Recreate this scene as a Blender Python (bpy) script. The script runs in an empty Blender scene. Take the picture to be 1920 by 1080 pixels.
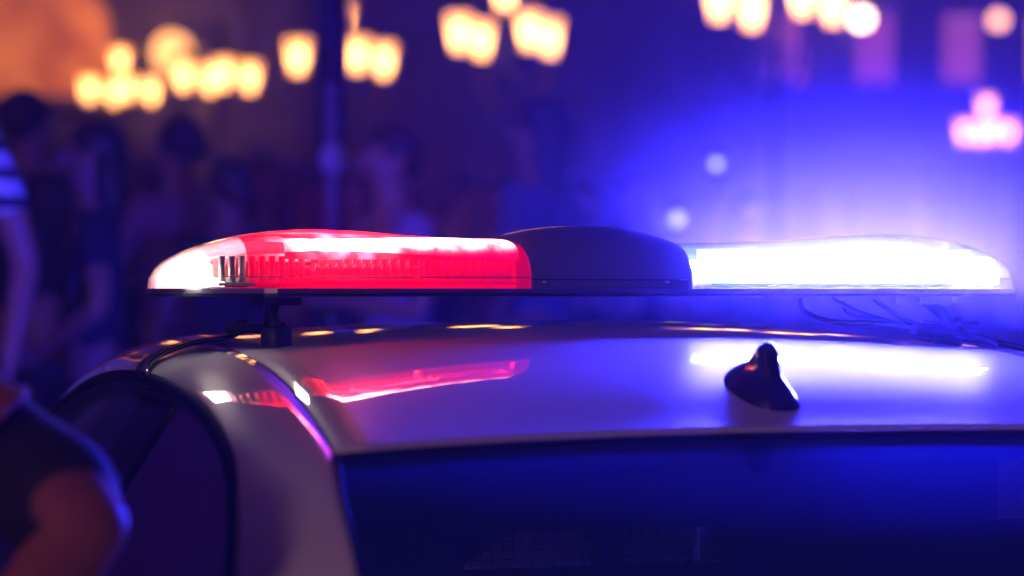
import bpy, bmesh, math, random
from mathutils import Vector, Matrix
random.seed(7)
R = math.radians
S = bpy.context.scene
COL = S.collection

# ------------------------------------------------------------------ camera, world, light
# world frame = the car's frame: +Y is the car's nose, +X its right side, z = 0 the road, the light bar is over (0, 0)
YAW = R(18)
CAM = Vector((-1.162, -3.197, 1.52))
FD = Vector((math.sin(YAW), math.cos(YAW), 0)); RT = Vector((math.cos(YAW), -math.sin(YAW), 0))
FPX = 4797.0
def at(px, py, t):
    """point seen at pixel (px, py) of the 1920x1080 photograph, t metres in front of the camera"""
    return CAM + FD * t + RT * ((px - 960) / FPX * t) + Vector((0, 0, -(py - 553) / FPX * t))
cd = bpy.data.cameras.new('camera'); cam = bpy.data.objects.new('camera', cd); COL.objects.link(cam)
cam.location = CAM
cam.rotation_euler = (R(90), 0, -YAW)
cd.lens = FPX * 36 / 1920; cd.sensor_width = 36
cd.shift_y = 13 / 1920
cd.clip_start = 0.02; cd.clip_end = 500
cd.dof.use_dof = True; cd.dof.focus_distance = 3.22; cd.dof.aperture_fstop = 2.6; cd.dof.aperture_blades = 0
S.camera = cam

w = bpy.data.worlds.new('World'); S.world = w; w.use_nodes = True
nt = w.node_tree; bg = nt.nodes['Background']
sky = nt.nodes.new('ShaderNodeTexSky'); sky.sky_type = 'NISHITA'; sky.sun_disc = False
sky.sun_elevation = R(-4); sky.sun_rotation = R(200)
mx = nt.nodes.new('ShaderNodeMix'); mx.data_type = 'RGBA'; mx.inputs[0].default_value = 0.9
mx.inputs[7].default_value = (0.07, 0.006, 0.60, 1)
nt.links.new(sky.outputs[0], mx.inputs[6]); nt.links.new(mx.outputs[2], bg.inputs[0])
bg.inputs[1].default_value = 0.07

sd = bpy.data.lights.new('night_glow_sun', 'SUN'); so = bpy.data.objects.new('night_glow_sun', sd); COL.objects.link(so)
sd.energy = 0.10; sd.angle = R(40); sd.color = (1.0, 0.36, 0.50)
so.rotation_euler = (R(50), 0, R(-62))

S.view_settings.view_transform = 'Standard'; S.view_settings.look = 'None'
S.view_settings.exposure = 0; S.view_settings.gamma = 1
cy = S.cycles
cy.use_denoising = True
try: cy.denoiser = 'OPENIMAGEDENOISE'
except Exception: pass
cy.use_light_tree = True
cy.max_bounces = 8; cy.diffuse_bounces = 2; cy.glossy_bounces = 4; cy.transparent_max_bounces = 24
cy.transmission_bounces = 4; cy.volume_bounces = 0
cy.sample_clamp_indirect = 4.0; cy.sample_clamp_direct = 0
cy.use_adaptive_sampling = False
cy.caustics_reflective = False; cy.caustics_refractive = False

# ------------------------------------------------------------------ materials
M = {}
def mat(name, base=(.5,.5,.5), rough=.5, metal=0, coat=0, emit=None, es=0, spec=.5, noise=None, bump=None, coat_rough=.03):
    m = bpy.data.materials.new(name); m.use_nodes = True; M[name] = m
    n = m.node_tree.nodes; l = m.node_tree.links; p = n['Principled BSDF']
    p.inputs['Base Color'].default_value = (*base, 1); p.inputs['Roughness'].default_value = rough
    p.inputs['Metallic'].default_value = metal; p.inputs['Coat Weight'].default_value = coat
    p.inputs['Coat Roughness'].default_value = coat_rough; p.inputs['Specular IOR Level'].default_value = spec
    if emit: p.inputs['Emission Color'].default_value = (*emit, 1); p.inputs['Emission Strength'].default_value = es
    if noise:                                   # (scale, second colour)
        tc = n.new('ShaderNodeTexCoord'); t = n.new('ShaderNodeTexNoise'); t.inputs['Scale'].default_value = noise[0]; t.inputs['Detail'].default_value = 6
        mi = n.new('ShaderNodeMix'); mi.data_type = 'RGBA'; mi.inputs[6].default_value = (*base, 1); mi.inputs[7].default_value = (*noise[1], 1)
        cr = n.new('ShaderNodeValToRGB'); cr.color_ramp.elements[0].position = .38; cr.color_ramp.elements[1].position = .62
        l.new(tc.outputs['Object'], t.inputs['Vector']); l.new(t.outputs['Fac'], cr.inputs[0]); l.new(cr.outputs[0], mi.inputs[0]); l.new(mi.outputs[2], p.inputs['Base Color'])
        if emit: l.new(mi.outputs[2], p.inputs['Emission Color'])
    if bump:                                    # (scale, strength)
        tc = n.new('ShaderNodeTexCoord'); t = n.new('ShaderNodeTexNoise'); t.inputs['Scale'].default_value = bump[0]; t.inputs['Detail'].default_value = 3
        b = n.new('ShaderNodeBump'); b.inputs['Strength'].default_value = bump[1]; b.inputs['Distance'].default_value = .002
        l.new(tc.outputs['Object'], t.inputs['Vector']); l.new(t.outputs['Fac'], b.inputs['Height']); l.new(b.outputs[0], p.inputs['Normal'])
    return m

def paint_mat():
    m = mat('white_paint', (.74,.72,.74), .38, 0, 1.0, coat_rough=.035)
    n = m.node_tree.nodes; l = m.node_tree.links; p = n['Principled BSDF']
    tc = n.new('ShaderNodeTexCoord')
    t = n.new('ShaderNodeTexNoise'); t.inputs['Scale'].default_value = 420; t.inputs['Detail'].default_value = 2
    b = n.new('ShaderNodeBump'); b.inputs['Strength'].default_value = .22; b.inputs['Distance'].default_value = .0006; p.inputs['Specular IOR Level'].default_value = .04
    l.new(tc.outputs['Object'], t.inputs['Vector']); l.new(t.outputs['Fac'], b.inputs['Height']); l.new(b.outputs[0], p.inputs['Normal'])
    # film of dust: fine speckle in the roughness of the clear coat
    t2 = n.new('ShaderNodeTexNoise'); t2.inputs['Scale'].default_value = 260; t2.inputs['Detail'].default_value = 4
    mp = n.new('ShaderNodeMapRange'); mp.inputs['From Min'].default_value = .45; mp.inputs['From Max'].default_value = .75
    mp.inputs['To Min'].default_value = .02; mp.inputs['To Max'].default_value = .035
    l.new(tc.outputs['Object'], t2.inputs['Vector']); l.new(t2.outputs['Fac'], mp.inputs['Value']); l.new(mp.outputs[0], p.inputs['Coat Roughness'])
    return m
paint_mat()

def lens_mat(name, tint, body, mixt, emit=None, es=0, rough=.05):
    """coloured plastic: light passes (tinted), some scatters in the plastic, the surface shines"""
    m = bpy.data.materials.new(name); m.use_nodes = True; M[name] = m
    n = m.node_tree.nodes; l = m.node_tree.links; n.remove(n['Principled BSDF']); out = n['Material Output']
    tr = n.new('ShaderNodeBsdfTransparent'); tr.inputs[0].default_value = (*tint, 1)
    tl = n.new('ShaderNodeBsdfTranslucent'); tl.inputs[0].default_value = (*body, 1)
    m1 = n.new('ShaderNodeMixShader'); m1.inputs[0].default_value = mixt
    l.new(tr.outputs[0], m1.inputs[1]); l.new(tl.outputs[0], m1.inputs[2])
    gl = n.new('ShaderNodeBsdfGlossy'); gl.inputs['Roughness'].default_value = rough
    lw = n.new('ShaderNodeFresnel'); lw.inputs[0].default_value = 1.45
    m2 = n.new('ShaderNodeMixShader'); l.new(lw.outputs[0], m2.inputs[0]); l.new(m1.outputs[0], m2.inputs[1]); l.new(gl.outputs[0], m2.inputs[2])
    last = m2
    if emit:
        e = n.new('ShaderNodeEmission'); e.inputs[0].default_value = (*emit, 1); e.inputs[1].default_value = es
        a = n.new('ShaderNodeAddShader'); l.new(m2.outputs[0], a.inputs[0]); l.new(e.outputs[0], a.inputs[1]); last = a
        m.cycles.emission_sampling = 'NONE'
    l.new(last.outputs[0], out.inputs['Surface'])
    return m
lens_mat('red_lens', (.95,.08,.10), (1,.008,.07), .24, (1,.0,.06), .42)
lens_mat('clear_lens', (.93,.92,.90), (.9,.85,.8), .10)
lens_mat('blue_lens', (.62,.80,1.0), (.35,.75,1.0), .008)
def emat(name, col, s, sampling=None):
    m = bpy.data.materials.new(name); m.use_nodes = True; M[name] = m
    n = m.node_tree.nodes; n.remove(n['Principled BSDF'])
    e = n.new('ShaderNodeEmission'); e.inputs[0].default_value = (*col, 1); e.inputs[1].default_value = s
    m.node_tree.links.new(e.outputs[0], n['Material Output'].inputs['Surface'])
    if sampling: m.cycles.emission_sampling = sampling
    return m
BLUE_S = 5500
emat('blue_led', (.05, .035, 1.0), BLUE_S)
emat('cyan_glow', (.40, .85, 1.0), 7.0)
emat('red_led', (1.0, .22, .26), 110)
emat('white_led', (1.0, .86, .80), 30)
lens_mat('lantern_glow', (.9,.7,.45), (.9,.6,.3), .25, (1.0,.36,.08), 1.3)
emat('lantern_glow_bulb', (1.0,.55,.26), 13)
lens_mat('lantern_glow_dim', (.9,.7,.45), (.9,.6,.3), .25, (1.0,.30,.12), 1.6)
emat('lantern_glow_dim_bulb', (1.0,.50,.28), 9)
emat('globe_bright', (1.0,.55,.32), 16)
emat('globe_orange', (1.0,.40,.20), 5)
emat('big_globe', (1.0,.40,.11), 3.4)
emat('spot_white', (.45,.48,1.0), 2.5)
emat('spot_dim', (.6,.25,.5), .9)
emat('spot_warm', (1.0,.55,.25), 4)
mat('black_plastic', (.012,.012,.014), .32)
mat('hood_plastic', (.13,.12,.17), .3, coat=.5)
mat('fin_plastic', (.02,.018,.03), .2, coat=.6)
mat('rubber', (.008,.008,.008), .8, spec=.04)
mat('strap_black', (.02,.02,.022), .4)
mat('metal', (.55,.55,.58), .28, 1)
mat('chrome', (.7,.7,.7), .12, 1)
mat('reflector', (.55,.5,.48), .25, .8)
mat('optic_pale', (.75,.68,.6), .35)
mat('reflector_red', (.6,.03,.08), .3)
mat('tyre', (.012,.012,.012), .8)
mat('cabin', (.02,.02,.025), .7)
mat('seat_cloth', (.03,.03,.035), .9)
mat('red_lamp_plastic', (.4,.01,.01), .15, coat=1)
mat('headlamp', (.6,.6,.65), .05, .3, coat=1)
mat('asphalt', (.035,.035,.04), .75, noise=(3,(.055,.053,.055)), bump=(60,.5))
mat('paving', (.16,.145,.14), .7, noise=(2,(.22,.2,.19)))
mat('kerb', (.3,.29,.28), .7)
mat('iron', (.02,.022,.024), .4, .5)
mat('iron_bronze', (.12,.07,.03), .45, .6)
mat('pole_paint', (.012,.012,.02), .35, .3)
mat('pale_metal', (.45,.40,.62), .4)
mat('pole_highlight_grey', (.16,.14,.24), .5)
mat('stone', (.055,.035,.045), .85, noise=(.5,(.08,.05,.06)))
mat('stone_dark', (.035,.025,.04), .85, noise=(.5,(.05,.035,.05)))
mat('stone_trim', (.11,.075,.09), .8)
mat('dark_window', (.02,.02,.03), .1)
emat('lit_window', (1.0,.30,.20), 1.0)
emat('lit_window_faint', (.8,.12,.5), .5)
emat('lit_window_pink', (1.0,.18,.45), .45)
mat('amber_glow_wall', (.66,.15,.012), .9, emit=(.66,.15,.012), es=1.35, noise=(1.3,(.34,.06,.008)))  # lamplit stone: the warm light is put in as mottled emission
mat('slate', (.05,.05,.06), .6)

def glass_mat(name, tint, refl=1.45, grough=.02, fscale=1.0, dust_veil=.12, dcol=(.35,.38,.5)):
    m = bpy.data.materials.new(name); m.use_nodes = True; M[name] = m
    n = m.node_tree.nodes; l = m.node_tree.links; n.remove(n['Principled BSDF']); out = n['Material Output']
    tr = n.new('ShaderNodeBsdfTransparent'); tr.inputs[0].default_value = (*tint, 1)
    gl = n.new('ShaderNodeBsdfGlossy'); gl.inputs['Roughness'].default_value = grough
    fr = n.new('ShaderNodeFresnel'); fr.inputs[0].default_value = refl; fs_ = n.new('ShaderNodeMath'); fs_.operation = 'MULTIPLY'; fs_.inputs[1].default_value = fscale; l.new(fr.outputs[0], fs_.inputs[0])
    df = n.new('ShaderNodeBsdfDiffuse'); df.inputs[0].default_value = (*dcol,1)
    dm = n.new('ShaderNodeMixShader'); dm.inputs[0].default_value = dust_veil; l.new(tr.outputs[0], dm.inputs[1]); l.new(df.outputs[0], dm.inputs[2])
    a = n.new('ShaderNodeMixShader'); l.new(fs_.outputs[0], a.inputs[0]); l.new(dm.outputs[0], a.inputs[1]); l.new(gl.outputs[0], a.inputs[2])
    l.new(a.outputs[0], out.inputs['Surface'])
    return m
glass_mat('tinted_glass', (.85,.85,.9), refl=1.3, grough=.04, fscale=.25, dust_veil=.27, dcol=(.05,.16,.80)); glass_mat('clear_glass', (.85,.9,.9)); glass_mat('privacy_glass', (.10,.10,.16))  # tinted_glass: the blue veil of lens glare is put into its film colour

# ------------------------------------------------------------------ mesh helpers
def link(o, parent=None):
    COL.objects.link(o)
    if parent is not None: o.parent = parent
    return o
def mesh(name, vs, fs, m, parent=None, smooth=False, mi=None, loc=None):
    me = bpy.data.meshes.new(name)
    vs = [Vector(v) for v in vs]
    if loc is not None: vs = [v - Vector(loc) for v in vs]
    me.from_pydata(vs, [], fs)
    for k in (m if isinstance(m, (list, tuple)) else [m]): me.materials.append(M[k] if isinstance(k, str) else k)
    if mi: me.polygons.foreach_set('material_index', mi)
    if smooth: me.polygons.foreach_set('use_smooth', [True]*len(me.polygons))
    me.validate(); me.update()
    o = bpy.data.objects.new(name, me)
    if loc is not None: o.location = loc
    return link(o, parent)
def fix_normals(o):
    bm = bmesh.new(); bm.from_mesh(o.data); bmesh.ops.remove_doubles(bm, verts=bm.verts, dist=1e-5); bmesh.ops.recalc_face_normals(bm, faces=bm.faces); bm.to_mesh(o.data); bm.free(); return o
def empty(name, loc=(0,0,0), rz=0, label=None, cat=None, group=None, kind=None):
    o = bpy.data.objects.new(name, None); o.empty_display_size = .1; COL.objects.link(o); o.location = loc; o.rotation_euler = (0,0,rz)
    return tag(o, label, cat, group, kind)
def tag(o, label=None, cat=None, group=None, kind=None):
    if label: o['label'] = label
    if cat: o['category'] = cat
    if group: o['group'] = group
    if kind: o['kind'] = kind
    return o
class MB:
    """collects pieces of ONE mesh"""
    def __init__(s): s.v = []; s.f = []; s.sm = []; s.mi = []
    def add(s, vs, fs, smooth=False, mi=0):
        k = len(s.v); s.v += [tuple(v) for v in vs]; s.f += [tuple(i+k for i in f) for f in fs]; s.sm += [smooth]*len(fs); s.mi += [mi]*len(fs); return s
    def box(s, c, d, rz=0, mi=0, taper=1, basis=None):
        cx, cy_, cz = c; hx, hy, hz = d[0]/2, d[1]/2, d[2]/2; vs = []
        for z in (-1, 1):
            k = taper if z < 0 else 1
            for x, y in ((-1,-1),(1,-1),(1,1),(-1,1)):
                X, Y = x*hx*k, y*hy*k
                vs.append((cx+X*math.cos(rz)-Y*math.sin(rz), cy_+X*math.sin(rz)+Y*math.cos(rz), cz+z*hz))
        return s.add(vs, [(0,3,2,1),(4,5,6,7),(0,1,5,4),(1,2,6,5),(2,3,7,6),(3,0,4,7)], False, mi)
    def tube(s, pts, r, n=10, cap=True, mi=0):
        pts = [Vector(p) for p in pts]; rs = r if isinstance(r, (list,tuple)) else [r]*len(pts); vs = []; up = None
        for i, p in enumerate(pts):
            t = (pts[min(i+1,len(pts)-1)] - pts[max(i-1,0)]).normalized()
            if up is None: up = Vector((0,0,1)) if abs(t.z) < .9 else Vector((1,0,0))
            a = t.cross(up).normalized(); b = a.cross(t).normalized(); up = b
            for k in range(n):
                q = 2*math.pi*k/n; vs.append(p + (a*math.cos(q)+b*math.sin(q))*rs[i])
        fs = [(i*n+k, i*n+(k+1)%n, (i+1)*n+(k+1)%n, (i+1)*n+k) for i in range(len(pts)-1) for k in range(n)]
        if cap: fs += [tuple(range(n-1,-1,-1)), tuple(range((len(pts)-1)*n, len(pts)*n))]
        return s.add(vs, fs, True, mi)
    def lathe(s, c, prof, n=20, mi=0, axis='z', cap=True):
        vs = []
        for r, h in prof:
            for k in range(n):
                q = 2*math.pi*k/n; a, b = r*math.cos(q), r*math.sin(q)
                vs.append((c[0]+a, c[1]+b, c[2]+h) if axis == 'z' else (c[0]+h, c[1]+a, c[2]+b))
        m_ = len(prof)
        fs = [(i*n+k, i*n+(k+1)%n, (i+1)*n+(k+1)%n, (i+1)*n+k) for i in range(m_-1) for k in range(n)]
        if cap: fs += [tuple(range(n-1,-1,-1)), tuple(range((m_-1)*n, m_*n))]
        return s.add(vs, fs, True, mi)
    def ball(s, c, r, n=12, mi=0):
        r = r if isinstance(r, (tuple,list)) else (r,r,r); vs = [(c[0],c[1],c[2]-r[2])]; m_ = max(4, n//2+1)
        for i in range(1, m_):
            f = -math.pi/2 + math.pi*i/m_
            for k in range(n):
                q = 2*math.pi*k/n; vs.append((c[0]+r[0]*math.cos(f)*math.cos(q), c[1]+r[1]*math.cos(f)*math.sin(q), c[2]+r[2]*math.sin(f)))
        vs.append((c[0],c[1],c[2]+r[2])); e = len(vs)-1; fs = []
        for k in range(n):
            k2 = (k+1)%n; fs.append((0,1+k2,1+k)); fs.append((e,e-n+k,e-n+k2))
            for i in range(m_-2): fs.append((1+i*n+k,1+i*n+k2,1+(i+1)*n+k2,1+(i+1)*n+k))
        return s.add(vs, fs, True, mi)
    def build(s, name, m, parent=None, bevel=0, loc=None, auto=False):
        o = mesh(name, s.v, s.f, m, parent, False, s.mi, loc)
        o.data.polygons.foreach_set('use_smooth', s.sm if len(s.sm) == len(o.data.polygons) else [False]*len(o.data.polygons))
        if bevel:
            b = o.modifiers.new('bevel', 'BEVEL'); b.width = bevel; b.segments = 2; b.limit_method = 'ANGLE'
        return o
def grid(name, rows, m, parent=None, smooth=True, solid=0, loc=None, close=False, out=None):
    nr, nc = len(rows), len(rows[0]); vs = [p for r in rows for p in r]
    fs = [(i*nc+j, i*nc+j+1, (i+1)*nc+j+1, (i+1)*nc+j) for i in range(nr-1) for j in range(nc-1)]
    if close: fs += [(i*nc+nc-1, i*nc, (i+1)*nc, (i+1)*nc+nc-1) for i in range(nr-1)]
    o = mesh(name, vs, fs, m, parent, smooth, loc=loc)
    if out is not None and sum(p.area*p.normal.dot(Vector(out)) for p in o.data.polygons) < 0: o.data.flip_normals()
    if solid:
        q = o.modifiers.new('thickness', 'SOLIDIFY'); q.thickness = solid; q.offset = -1
    return o
def cr(ctrl, n):
    """Catmull-Rom through the control points, n samples per span"""
    P = [Vector(p) for p in ctrl]; P = [P[0]*2-P[1]] + P + [P[-1]*2-P[-2]]; out = []
    for i in range(1, len(P)-2):
        for k in range(n):
            t = k/n; a,b,c,d = P[i-1:i+3]
            out.append(.5*((2*b)+(c-a)*t+(2*a-5*b+4*c-d)*t*t+(3*b-a-3*c+d)*t*t*t))
    out.append(P[-2]); return out
def interp(tab, x):
    if x <= tab[0][0]: return tab[0][1]
    for (a,b),(c,d) in zip(tab, tab[1:]):
        if x <= c:
            t = (x-a)/(c-a); return b+(d-b)*t
    return tab[-1][1]
def mirror(v, s): return Vector((v[0]*s, v[1], v[2]))

# ------------------------------------------------------------------ ground
mesh('road', [(-70,-40,0),(75,-40,0),(75,95,0),(-70,95,0)], [(0,1,2,3)], 'asphalt')['kind'] = 'structure'
b = MB()
for k in range(3): b.box((2, 3.15+.3*k+45, .075+.15*k), (140, 90-.0*k, .15))
plaza = b.build('plaza', 'paving'); plaza['kind'] = 'structure'
pz = .45

# ------------------------------------------------------------------ the police car
car = empty('police_car', (0,0,0), 0, 'white saloon police car seen from behind its left rear corner, light bar on its roof', 'car')
# half-curves (left side, x positive here = distance from the centre line)
c1c = [(.69,-1.42,1.03),(.63,-1.20,1.19),(.60,-1.02,1.285),(.575,-.86,1.336),(.55,-.74,1.364),(.535,-.56,1.398),(.52,-.38,1.425),(.515,-.15,1.450),(.513,.08,1.457),(.508,.30,1.462),(.512,.52,1.447),(.535,.78,1.385),(.60,1.04,1.24),(.69,1.34,1.0)]
c3c = [(.775,-1.05,.975),(.715,-.93,1.10),(.668,-.815,1.24),(.648,-.735,1.315),(.635,-.66,1.353),(.627,-.54,1.385),(.622,-.38,1.408),(.620,-.15,1.421),(.620,.08,1.421),(.618,.30,1.408),(.622,.50,1.383),(.635,.72,1.329),(.665,.90,1.23),(.755,1.12,.99)]
c0c = [(-1.52,1.05),(-1.28,1.22),(-1.08,1.295),(-.82,1.345),(-.65,1.373),(-.54,1.410),(-.38,1.4445),(-.17,1.473),(.05,1.4856),(.28,1.484),(.60,1.462),(.92,1.38),(1.18,1.24),(1.50,1.0)]
N = 8
def relax(P, n=14):
    P = [p.copy() for p in P]
    for _ in range(n): P = [P[0]] + [(P[i-1]+P[i]*2+P[i+1])/4 for i in range(1,len(P)-1)] + [P[-1]]
    return P
c1 = relax(cr(c1c, N)); c3 = relax(cr(c3c, N)); c0 = relax(cr([(0,y,z) for y,z in c0c], N), 22)
iG, iF = 4*N, 10*N      # roof runs between the glass top edges
def across(i, k):       # k in -1..1 across the roof
    a, b_ = c0[i], c1[i]; u = abs(k); s = 1-u**2.2
    return Vector((-b_.x*k*-1, b_.y+(a.y-b_.y)*s, b_.z+(a.z-b_.z)*s))
def sheet(name, i0, i1, m, n=24, kk=1.0, solid=.004, drop=0):
    rows = [[across(i, -kk+2*kk*j/n) - Vector((0,0,drop)) for j in range(n+1)] for i in range(i0, i1+1)]
    return grid(name, rows, m, car, True, solid, out=(0,0,1))
sheet('roof', iG, iF, 'white_paint', kk=.992)
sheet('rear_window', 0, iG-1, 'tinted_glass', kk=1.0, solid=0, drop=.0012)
MB().tube([across(iG-1,-1+2*k/30)+Vector((0,-.004,-.001)) for k in range(31)], .0045, 6).build('window_seal','rubber',car)
sheet('windscreen', iF+1, len(c1)-1, 'clear_glass', kk=.985, solid=0, drop=.003)
sheet('headliner', iG, iF, 'cabin', kk=.97, solid=0, drop=.035)
# dark ceramic border of the rear window
for sgn, nm in ((-1,'side_frame'),(1,'side_frame')):
    rows = []
    for i in range(len(c1)):
        a = mirror(c1[i], sgn); c = mirror(c3[i], sgn); wr_ = min(1,max(0,(i-3.5*N)/(2.5*N))); kx = .50+.40*wr_; ctl = Vector((c.x*kx+a.x*(1-kx), (a.y*(1-kx)+c.y*kx), a.z-(.16+.18*wr_)*(a.z-c.z)))
        rows.append([((1-t)**2)*a + 2*(1-t)*t*ctl + t*t*c for t in [j/10 for j in range(11)]])
    if sgn > 0: rows = [r[::-1] for r in rows]
    grid(nm, rows, 'white_paint', car, True, .012, out=(sgn,0,.3))
    tr = MB().tube([mirror(p, sgn)+Vector((.0,0,-.004)) for p in c3], .008, 8); tr.build('window_trim', 'rubber', car)
    MB().tube([mirror(p, sgn)+Vector((-.004*sgn, .0, 0))+(mirror((.70,.0,1.1),sgn)-mirror(p,sgn)).normalized()*.022 for p in c3], .006, 8).build('door_frame_trim', 'pole_paint', car)
    # dark joint between roof panel and side frame
    MB().tube([mirror(p, sgn)+Vector((0,0,-.0035)) for p in c1[iG:iF+1]], .0032, 6).build('roof_joint', 'rubber', car)
    MB().tube([mirror(p, sgn)+Vector((-.003*sgn,0,-.001)) for p in c1[:iG]], .0035, 6).build('window_seal', 'rubber', car)
    # side glass
    n_ = len(c3); belt = [Vector((.80*sgn, -1.05+(2.20)*i/(n_-1), .965+.012*math.sin(i/(n_-1)*3))) for i in range(n_)]
    def band(i0, i1, off): return [[mirror(c3[i], sgn).lerp(belt[i], t) + Vector((-sgn*(.016-off)-sgn*.012*math.sin(t*math.pi)*-1, 0, -.004*(1-t))) for t in [j/8 for j in range(9)]] for i in range(i0, i1+1)]
    iB = 7*N
    grid('rear_side_window', band(0, iB-3, 0), 'privacy_glass', car)
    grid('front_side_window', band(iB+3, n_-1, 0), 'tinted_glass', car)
    grid('door_pillar', band(iB-4, iB+4, .004), 'black_plastic', car, True, .02, out=(sgn,0,0))
# lower body
ys = [-2.12,-2.06,-1.9,-1.6,-1.35,-1.0,-.6,-.2,.2,.6,1.0,1.35,1.7,2.0,2.15,2.22]
Wt = [(-2.12,.70),(-2.06,.78),(-1.9,.84),(-1.3,.885),(0,.89),(1.2,.885),(1.8,.84),(2.1,.72),(2.22,.58)]
Zt = [(-2.12,.86),(-2.06,.98),(-1.9,1.02),(-1.6,1.035),(-1.35,1.02),(-1.0,.975),(1.0,.97),(1.35,.96),(1.9,.84),(2.15,.70),(2.22,.58)]
Zb = [(-2.12,.38),(-2.06,.30),(-1.8,.24),(-1.0,.20),(1.0,.20),(2.0,.22),(2.22,.34)]
rows = []
for y in ys:
    W_, zt, zb = interp(Wt,y), interp(Zt,y), interp(Zb,y); r_ = []
    prof = [(0,zt+.03),(.35,zt+.027),(.62,zt+.02),(.80*W_/.885,zt-.004),(W_*.965,zt-.07),(W_,zt-.22),(W_*.995,(zt+zb)/2-.05),(W_*.97,zb+.12),(W_*.93,zb+.02),(W_*.7,zb-.02),(0,zb-.02)]
    prof = [(min(x, W_*1.0), z) for x, z in prof]
    r_ = [(x,y,z) for x,z in prof] + [(-x,y,z) for x,z in prof[-2:0:-1]]
    rows.append(r_)
body = grid('body', rows, 'white_paint', car, True, 0, close=True)
bm = bmesh.new(); bm.from_mesh(body.data); bmesh.ops.holes_fill(bm, edges=bm.edges); bmesh.ops.recalc_face_normals(bm, faces=bm.faces); bm.to_mesh(body.data); bm.free()
for v in body.data.vertices:            # sink the deck under the cabin
    if -1.3 < v.co.y < 1.1 and abs(v.co.x) < .7 and v.co.z > .8: v.co.z -= .16
mdf = body.modifiers.new('sub', 'SUBSURF'); mdf.levels = 2; mdf.render_levels = 2
# cabin floor, shelf, dashboard, seats, partition
MB().box((0,-1.20,.975),(1.36,.46,.03)).build('parcel_shelf', 'cabin', car, .01)
MB().box((0,.98,.95),(1.40,.40,.10)).build('dashboard', 'cabin', car, .03)
for x in (-.36,.36):
    s = MB().box((x,.10,.98),(.48,.13,.34), taper=1.05).build('seat', 'seat_cloth', car, .05); MB().box((x,.07,1.22),(.26,.09,.15)).build('headrest', 'seat_cloth', s, .035)
MB().box((0,-.72,.94),(1.25,.16,.26)).build('rear_seat', 'seat_cloth', car, .05)
def partition():
    y0 = -.14; b_ = MB(); z0, z1, zt = 1.176, 1.222, 1.42
    b_.box((0,y0,1.035),(1.18,.02,.282)); b_.box((0,y0,(z1+zt)/2),(1.02,.02,zt-z1))
    for a, c in ((-.59,-.235),(-.06,-.022),(.115,.59)): b_.box(((a+c)/2,y0,(z0+z1)/2),(c-a,.02,z1-z0))
    b_.add([(-.236,y0-.0105,z1+.001),(-.236,y0-.0105,z0+.006),(-.20,y0-.0105,z0+.028),(-.165,y0-.0105,z1+.001)],[(0,1,2,3)])
    p = b_.build('partition', 'black_plastic', car)
    for x0, x1 in ((-.235,-.06),(-.022,.115)):
        g = MB(); n1 = int((x1-x0)/.0125)
        for k in range(1, n1):
            x = x0+(x1-x0)*k/n1; g.tube([(x+random.uniform(-.002,.002),y0,z0),(x+random.uniform(-.003,.003),y0,(z0+z1)/2),(x,y0,z1)], .0007, 6)
        for k in (1,2,3): g.tube([(x0,y0+.003,z0+(z1-z0)*k/4),(x1,y0+.003,z0+(z1-z0)*k/4)], .0007, 6)
        g.build('wire_mesh', 'iron', p)
    return p
partition()
# wheels, lamps, handles, bumpers
for x in (-.80,.80):
    for y in (-1.35,1.27):
        sg = 1 if x > 0 else -1
        wq = MB().lathe((x+sg*.0-.11,y,.315),[(.20,0),(.30,.0),(.315,.03),(.315,.19),(.30,.22),(.20,.22)], 36, axis='x').build('wheel', 'tyre', car)
        rm = MB(); rm.lathe((x+sg*.112-.005,y,.315),[(.05,0),(.205,0),(.205,.012),(.05,.012)],30,axis='x')
        for k in range(5):
            q = k*2*math.pi/5; rm.tube([(x+sg*.118,y,.315),(x+sg*.118,y+.19*math.cos(q),.315+.19*math.sin(q))],.018,6)
        rm.build('rim', 'metal', wq)
        MB().lathe((x+sg*.08-.01,y,.33),[(0.01,0),(.36,0),(.36,.02),(.01,.02)],36,axis='x').build('wheel_arch', 'rubber', car)
for x in (-.62,.62):
    MB().ball((x,-2.075,.84),(.15,.05,.09),16).build('tail_light', 'red_lamp_plastic', car)
    MB().ball((x*.93,2.08,.66),(.16,.09,.07),16).build('headlight', 'headlamp', car)
    sx = 1 if x > 0 else -1
    MB().ball((sx*.93,.78,1.02),(.09,.05,.06),14).build('wing_mirror', 'white_paint', car)
    for y in (-.85,.10): MB().tube([(sx*.885,y,.85),(sx*.905,y+.03,.853),(sx*.905,y+.15,.853),(sx*.885,y+.18,.85)],.009,8).build('door_handle', 'chrome', car)
MB().box((0,-2.13,.42),(1.25,.08,.16)).build('rear_bumper', 'black_plastic', car, .03)
MB().box((0,-2.135,.70),(.52,.012,.11)).build('number_plate', 'kerb', car, .003)

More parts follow.
